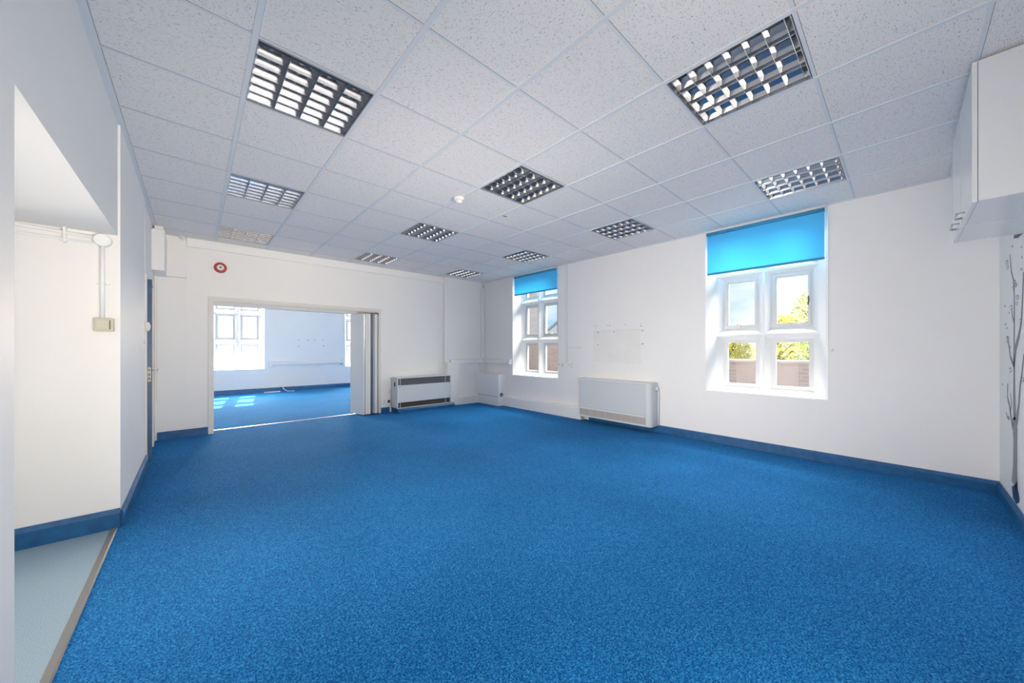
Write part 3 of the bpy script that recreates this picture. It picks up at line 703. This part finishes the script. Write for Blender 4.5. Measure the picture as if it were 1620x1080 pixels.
M = MB(); M.box(HX - .002, HX + .016, HY0 + .087, HY1 - .047, HZ0 + .128, HZ0 + .163); M.build('panel_rail', HEATW, h2, bevel=0.006)
M = MB(); M.box(HX + .008, HX + .014, HY0 + .087, HY1 - .047, HZ0 + .027, HZ0 + .127); gr = M.build('lower_grille', GRILLE_TAN, h2)
for q_ in range(1, 8): M = MB(); yy = HY0 + .087 + q_ * (HY1 - HY0 - .134) / 8; M.box(HX + .004, HX + .008, yy - .003, yy + .003, HZ0 + .027, HZ0 + .127); M.build('grille_rib', GRILLE_TAN, gr)
th_ = thing('thermostat_dial', (4.99, 2.36, .64), 'white round valve dial on pipe at right end of radiator cabinet', 'valve')
MB().lathe((5.0, HY0 - .001, .645), (0, -1, 0), [(0.030, 0), (0.030, 0.02), (0.025, 0.026)]).build('dial', PLAST, th_)
M = MB(); M.tube([(5.012, HY0 - .025, .62), (5.012, HY0 - .025, .10)], 0.008, 10); M.build('riser_pipe', PLAST, th_)

# white boxed cupboard in the corner with round grommet
bx1 = thing('pipe_boxing', (4.915, 6.12, 0), 'white boxed pipe casing standing in the far right corner', 'boxing')
M = MB(); M.box(4.79, RX, 5.735, 6.565, 0.0, 0.672); M.build('casing', TRIMW, bx1, bevel=0.004)
M = MB(); M.box(4.784, 4.79, 5.74, 6.46, 0.19, 0.198); M.build('joint_line', SWLINE, bx1)
M = MB(); M.lathe((4.868, 5.735, .235), (0, -1, 0), [(0.040, 0), (0.040, 0.004), (0.034, 0.008)], 20); cc = M.build('cable_outlet', BLACK, bx1)
M = MB(); M.lathe((4.862, 5.727, .232), (0, -1, 0), [(0.014, 0), (0.014, 0.004)], 12); M.build('outlet_core', PLAST, cc)

# ------------------------------------------------------------------ trunking and conduit
def trunk_x(x0, x1, yb, z0, z1, d):    # runs in x on a wall at y=yb
    return MB().prism([(yb, z0), (yb - d, z0 + .008), (yb - d * .75, z1 - .012), (yb - d * .45, z1), (yb, z1)], 'x', x0, x1)
t1 = tag(trunk_x(4.09, RX - .08, 6.565, 0.895, 0.985, 0.085).build('dado_trunking', PLAST), 'short white dado trunking on the back pier, left of the corner', 'trunking', 'white dado trunking')
M = MB(); M.prism([(RX, .895), (RX - .085, .903), (RX - .065, .973), (RX - .04, .985), (RX, .985)], 'y', 5.60, 6.565)
t2 = M.build('dado_trunking', PLAST); tag(t2, 'short white dado trunking on the window wall, left of the far window', 'trunking', 'white dado trunking')
M = MB(); M.prism([(RX, .885), (RX - .09, .893), (RX - .05, .99), (RX, .995)], 'y', 5.585, 5.60); M.bm.free()
e_ = MB(); e_.prism([(RX, .885), (RX - .09, .893), (RX - .05, .99), (RX, .995)], 'y', 5.585, 5.60); t2['_o'] = tuple(t2.location); e_.build('end_cap', TRIMW, t2)
M = MB(); M.box(4.93, 4.985, 6.535, 6.565, 0.985, 2.60); tag(M.build('vertical_trunking', PLAST, bevel=0.003), 'white vertical cable trunking in the far right corner under the sensor', 'trunking')
M = MB(); M.box(4.90, 5.0, 6.54, 6.565, 0.672, 0.895); tag(M.build('vertical_trunking', PLAST, bevel=0.003), 'short white vertical trunking between dado trunking and the corner casing', 'trunking')
M = MB(); M.box(RX - .022, RX, 4.075, 4.125, 0.965, CH - .004); tag(M.build('vertical_trunking', PLAST, bevel=0.003), 'white vertical cable trunking right of the narrow far window', 'trunking')
M = MB(); M.box(RX - .014, RX, 3.76, 4.072, 1.225, 1.262); tag(M.build('mini_trunking', PLAST, bevel=0.003), 'short horizontal white mini trunking off the tall trunking on window wall', 'trunking')
s2 = thing('wall_socket', (RX, 4.16, .87), 'white switched outlet at lower right edge of the narrow far window', 'socket')
M = MB(); M.box(RX - .04, RX, 4.18, 4.27, 0.885, 0.955); M.build('socket_plate', PLAST, s2, bevel=0.004)
M = MB(); M.box(RX - .043, RX - .04, 4.235, 4.25, 0.925, 0.94); M.build('switch_neon', RED, s2)
s3 = thing('blank_back_box', (RX, 4.05, .87), 'open back plate with dark screw holes beside the outlet, window wall', 'back plate')
M = MB(); M.box(RX - .008, RX, 3.96, 4.17, 0.875, 0.96); M.build('plate', STAIN, s3, bevel=0.002)
for yy, zz in ((3.975, .95), (3.975, .885), (4.0, .92), (4.05, .925)):
    MB().lathe((RX - .008, yy, zz), (-1, 0, 0), [(0.007, 0), (0.006, 0.001)], 10).build('screw_hole', PLUG, s3)

# marks left by a removed board on the window wall
def dot(x, y, z, r=.008):
    MB().lathe((x, y, z), (-1, 0, 0), [(r, -.001), (r * .9, 0.0012)], 10).build('screw_hole', PLUG, wr)
M = MB(); M.box(RX - .0012, RX, 2.66, 3.52, 0.99, 1.53); M.build('faded_patch', STAIN, wr)
M = MB(); M.box(RX - .0016, RX - .0012, 2.66, 3.50, 1.508, 1.514); M.build('patch_edge', mat('yellowed_line', (0.78, 0.76, 0.69), 0.6), wr)
for px_, py_, r in ((942.3, 515.8, .008), (942, 519.5, .006), (946.3, 525.6, .013), (961, 514.8, .007), (964.8, 514.6, .009), (971.5, 524.8, .010), (989, 513.2, .008), (1014, 511.5, .006), (1014, 515.4, .010), (1016.5, 522.7, .011), (946, 545.2, .010), (1016.5, 543.7, .013)):
    # read off along the wall: direction from the eye to X = RX
    a_ = 0.7340; u_ = (px_ - 810) / 556.9; rx = math.sin(a_) + math.cos(a_) * u_; ry = math.cos(a_) - math.sin(a_) * u_; rz = (551.3 - py_) / 556.9
    dot(RX - .001, ry * RX / rx, EYE + rz * RX / rx, r * .85)

# ------------------------------------------------------------------ wall cupboards on the near wall
CZ = 2.006
def cupboard(x0, x1, hx0, hx1, label, gap):
    r = thing('wall_cupboard', ((x0 + x1) / 2, NY, CZ), label, 'cupboard', 'white wall cupboards')
    yb, yf = NY, -0.270; th = .018; zt = CH - .012
    M = MB()
    M.box(x0, x0 + th, yb, yf, CZ, zt); M.box(x1 - th, x1, yb, yf, CZ, zt)
    M.box(x0 + th, x1 - th, yb, yf, CZ, CZ + th); M.box(x0 + th, x1 - th, yb, yf, zt - th, zt); M.box(x0 + th, x1 - th, yb, yb + .006, CZ + th, zt - th)
    M.build('carcass', GLOSSW, r, bevel=0.0012)
    M = MB(); M.box(x0 + .001, x1 - .001, yf + .002, yf + .020, CZ - .004, zt); dd = M.build('cupboard_door', GLOSSW, r, bevel=0.0015)
    M = MB(); yy = yf + .020; z = CZ + .030
    M.tube([(hx0, yy, z), (hx0, yy + .030, z), (hx1, yy + .030, z), (hx1, yy, z)], 0.005, 8); M.build('bar_handle', STEEL, dd)
    for zz in (CZ + .03, zt - .03):
        MB().lathe((x0, -0.40 if zz > 2.3 else -0.335, zz), (-1, 0, 0), [(0.004, 0), (0.003, 0.0015)], 10).build('fixing_cap', PLAST, r)
    return r
cupboard(3.085, 3.640, 3.42, 3.56, 'white wall cupboard with big gloss side panel, nearest the camera', True)
cupboard(3.650, 4.190, 3.70, 3.86, 'white wall cupboard beyond the first, nearer the window wall', False)
M = MB(); M.box(3.640, 3.650, NY, -0.36, CZ + .002, CZ + .02); tag(M.build('filler_strip', CHIP), 'raw brown filler strip in the gap between the two wall cupboards', 'filler strip')
M = MB(); M.prism([(4.19, CZ), (4.33, CZ), (4.19, CZ + .1)], 'y', NY, NY + .02); tag(M.build('dark_wedge', DARKM), 'dark wedge behind the underside of the wall cupboards', 'bracket')  # dark wedge in place of a dark gap at the cupboards' bottom back

# ------------------------------------------------------------------ tree wall sticker on the near wall
def wallpt(px_, py_):
    a_ = 0.7340; u_ = (px_ - 810) / 556.9; rx = math.sin(a_) + math.cos(a_) * u_; ry = math.cos(a_) - math.sin(a_) * u_; rz = (551.3 - py_) / 556.9
    k_ = NY / ry; return (rx * k_, EYE + rz * k_)
Yd = NY + .0015
TR = []
def ribbon(M, pts, ws):
    # outline ribbon on the wall plane, traced in wall units
    P_ = [Vector(wallpt(*p)) for p in pts]; L_, R_ = [], []
    for i, p in enumerate(P_):
        d = (P_[min(i + 1, len(P_) - 1)] - P_[max(i - 1, 0)]).normalized(); n = Vector((-d.y, d.x))
        L_.append(p + n * ws[i] / 2); R_.append(p - n * ws[i] / 2)
    for i in range(len(P_) - 1):
        M.quad((L_[i].x, Yd, L_[i].y), (R_[i].x, Yd, R_[i].y), (R_[i + 1].x, Yd, R_[i + 1].y), (L_[i + 1].x, Yd, L_[i + 1].y))
        b_ = [(L_[i].x, NY + .0003, L_[i].y), (R_[i].x, NY + .0003, R_[i].y), (R_[i + 1].x, NY + .0003, R_[i + 1].y), (L_[i + 1].x, NY + .0003, L_[i + 1].y)]
        M.quad(*b_)
M = MB()
ribbon(M, [(1605.5, 768), (1606, 740), (1606.3, 700), (1606, 680), (1605, 660)], [.20, .13, .115, .14, .10])
ribbon(M, [(1605, 664), (1604.6, 600), (1604.6, 555), (1604.8, 520), (1605, 470), (1604, 445), (1600, 428), (1598, 402)], [.08, .045, .035, .03, .022, .02, .018, .012])
ribbon(M, [(1604.5, 580), (1607, 550), (1612, 532), (1616, 510), (1618, 470), (1619.5, 430)], [.04, .06, .05, .035, .03, .02])
ribbon(M, [(1608, 668), (1612, 640), (1614, 610), (1617, 590), (1620, 560)], [.07, .04, .035, .03, .02])
ribbon(M, [(1603, 676), (1599, 655), (1597, 640), (1594, 628), (1594.5, 606)], [.06, .035, .03, .025, .015])
ribbon(M, [(1597, 662), (1594, 660), (1592, 652)], [.03, .02, .012])
ribbon(M, [(1604.5, 580), (1599, 565), (1596, 545), (1594, 532)], [.03, .028, .022, .012])
ribbon(M, [(1605, 512), (1602, 500), (1600.5, 488)], [.022, .018, .012])
ribbon(M, [(1598.5, 654), (1600.5, 640), (1599, 622)], [.02, .016, .01])
decal = M.build('tree_wall_sticker', GREYD, fixn=False); tag(decal, 'slender grey tree wall sticker with curling twigs on the near right wall', 'wall sticker')
decal['_o'] = tuple(decal.location)
M = MB()
for (px_, py_, s) in ((1593, 415, 1), (1594.5, 423, .8), (1605, 447, 1), (1603.5, 455, .8), (1607, 451, .8), (1610, 470, .9), (1608.5, 480, .7), (1600, 486, .9), (1594, 534, .8), (1593.5, 541, .6), (1614.5, 507, .7), (1598.5, 549, .6), (1599, 585, 1), (1618, 600, .8)):
    cx_, cz_ = wallpt(px_, py_); R_ = .055 * s; r_ = .034 * s; n = 12     # open curls
    for k in range(n - 2):
        a1_, a2_ = 2 * math.pi * k / n, 2 * math.pi * (k + 1) / n
        q1 = [(cx_ + R_ * math.cos(a1_), Yd, cz_ + .35 * R_ * math.sin(a1_)), (cx_ + R_ * math.cos(a2_), Yd, cz_ + .35 * R_ * math.sin(a2_)), (cx_ + r_ * math.cos(a2_), Yd, cz_ + .35 * r_ * math.sin(a2_)), (cx_ + r_ * math.cos(a1_), Yd, cz_ + .35 * r_ * math.sin(a1_))]
        M.quad(*q1)
for (px_, py_) in ((1602, 390), (1616.5, 391), (1617, 407), (1616, 426), (1590, 484), (1597, 495), (1591, 513), (1593, 519), (1586, 608)):
    cx_, cz_ = wallpt(px_, py_); M.prism([(cx_ - .014, cz_ - .006), (cx_ + .014, cz_ - .006), (cx_ + .008, cz_ + .009), (cx_ - .008, cz_ + .009)], 'y', NY + .0003, Yd)
M.build('curled_blossoms', GREYD, decal, fixn=False)
M = MB(); ribbon(M, [(1605.5, 767), (1606, 774), (1609, 784), (1613, 791)], [.21, .20, .13, .03]); M.build('sticker_roots', NAVYD, decal, fixn=False)

# ------------------------------------------------------------------ next room details
M = MB(); M.prism([(FY, .765), (FY - .07, .77), (FY - .07, .84), (FY - .05, .85), (FY, .85)], 'x', 1.62, 3.52)
lt = M.build('long_trunking', PLAST); tag(lt, 'long white trunking along far wall of the next room below the marks', 'trunking')
lt['_o'] = tuple(lt.location)
for x0 in (1.60, 3.52): M = MB(); M.box(x0 - .04, x0 + .04, FY - .08, FY, .70, .87); M.build('end_box', PLAST, lt, bevel=.005)
for px_, py_ in ((472.5, 537.5), (487, 538), (498, 537.8), (511, 537), (472.5, 547.5), (512, 547)):
    a_ = 0.7340; u_ = (px_ - 810) / 556.9; rx = math.sin(a_) + math.cos(a_) * u_; ry = math.cos(a_) - math.sin(a_) * u_; rz = (551.3 - py_) / 556.9; k_ = FY / ry
    MB().lathe((rx * k_, FY, EYE + rz * k_), (0, -1, 0), [(0.014, -.001), (0.012, 0.002)], 10).build('screw_hole', PLUG, wf)
M = MB(); M.box(1.42, 1.80, 11.72, 11.80, 0.002, 0.03); pl = M.build('cable_tray_lid', ALU, bevel=.004); tag(pl, 'pale strip lying on the carpet against the far room skirting', 'strip')
M = MB(); M.tube([(1.78, 11.93, .12), (1.85, 11.88, .16), (1.90, 11.8, .06), (1.98, 11.75, .01), (2.14, 11.72, .008)], 0.012, 8); tag(M.build('loose_cable', PLAST), 'loose white cable end curling onto the next room carpet', 'cable')

# ------------------------------------------------------------------ outside
struct(bx('ground', TARMAC, None, RX + .43, 40, -25, 30, -0.6, -0.35, origin=(0, 0, 0)))
struct(bx('ground_yard', TARMAC, None, -20, RX + .43, FY + .45, 40, -0.6, -0.35, origin=(0, 0, 0)))
M = MB(); M.box(9.0, 9.25, -8, 4.6, -0.36, 0.93); gw = M.build('garden_wall', BRICKG); tag(gw, 'low grey brick boundary wall outside the nearer window', 'wall')
gw['_o'] = tuple(gw.location); M = MB(); M.box(8.96, 9.29, -8, 4.6, 0.93, 0.98); M.build('coping', STONE, gw)
M = MB(); M.box(9.0, 9.25, 4.6, 10.5, -0.36, 1.45); tag(M.build('yard_wall', BRICK), 'taller pinkish brick yard wall outside the far window', 'wall')
bd = thing('brick_building', (8.75, 13, -0.36), 'brick building rising behind the yard, seen through far window left lights', 'building')
M = MB(); M.box(6.5, 11.0, 10.55, 16, -0.36, 6.2); M.build('brick_walls', BRICK, bd)
M = MB(); M.prism([(6.3, 6.2), (11.2, 6.2), (8.75, 8.2)], 'y', 10.35, 16.2); M.build('pitched_roof', ROOF, bd)
hs = thing('pale_house', (27, 23, -0.36), 'pale gabled house in the distance through the far window', 'building')
M = MB(); M.prism([(19, -0.36), (25.5, -0.36), (25.5, 1.7), (22.2, 3.7), (19, 1.7)], 'x', 26, 32); M.build('house_walls', RENDERW, hs)
M = MB(); M.prism([(18.8, 1.6), (22.2, 3.72), (25.7, 1.6), (25.7, 1.8), (22.2, 3.95), (18.8, 1.8)], 'x', 25.9, 32.2); M.build('house_roof', ROOF, hs)
def tree(x, y, h, spread, m, label, seed, base=0.8):
    rnd = random.Random(seed); r = thing('tree', (x, y, -0.36), label, 'tree', 'trees beyond the low brick wall')
    M = MB(); M.tube([(x, y, -.36), (x + .05, y, h * .4), (x, y + .1, h * .75)], [.12, .09, .03], 8)
    for k in range(9):
        a_ = rnd.uniform(0, 6.28); z0 = h * rnd.uniform(.25, .6); M.tube([(x, y, z0), (x + math.cos(a_) * spread * .4, y + math.sin(a_) * spread * .4, z0 + h * .15), (x + math.cos(a_) * spread * .8, y + math.sin(a_) * spread * .8, z0 + h * .3)], [.04, .025, .01], 6)
    M.build('trunk', BARK, r)
    bm = bmesh.new()
    for k in range(3600):
        a_ = rnd.uniform(0, 6.28); f_ = rnd.uniform(0, 1); z0 = base + (h - base) * f_; rad = spread * math.sqrt(max(0.05, 1 - (2 * f_ - .8) ** 2 / 1.6)) * rnd.uniform(.15, 1) ** .5
        c = Vector((x + math.cos(a_) * rad, y + math.sin(a_) * rad, z0)); s = rnd.uniform(.03, .065)
        n = Vector((rnd.gauss(0, 1), rnd.gauss(0, 1), rnd.gauss(0, 1))).normalized(); u_ = n.orthogonal().normalized(); v_ = n.cross(u_)
        bm.faces.new([bm.verts.new(c + u_ * s), bm.verts.new(c + v_ * s * .6), bm.verts.new(c - u_ * s), bm.verts.new(c - v_ * s * .6)])
    for v in bm.verts: v.co -= Vector((x, y, -.36))
    me = bpy.data.meshes.new('foliage'); bm.to_mesh(me); bm.free(); me.materials.append(m); o = bpy.data.objects.new('foliage', me); COL.objects.link(o); o.parent = r
tree(13.4, 1.35, 3.1, 1.0, LEAFG, 'pale olive tree behind the low wall, showing in the right-hand upper light', 3, 0.9)
tree(12.4, 3.75, 1.75, .75, LEAFY, 'small yellow bush behind the low wall, left lower light', 5, 0.3)
tree(15.8, 3.0, 2.4, .95, LEAFY, 'yellowing tree farther behind the low wall, between the other two', 9, 0.4)

for o in bpy.data.objects:
    if '_o' in o: del o['_o']
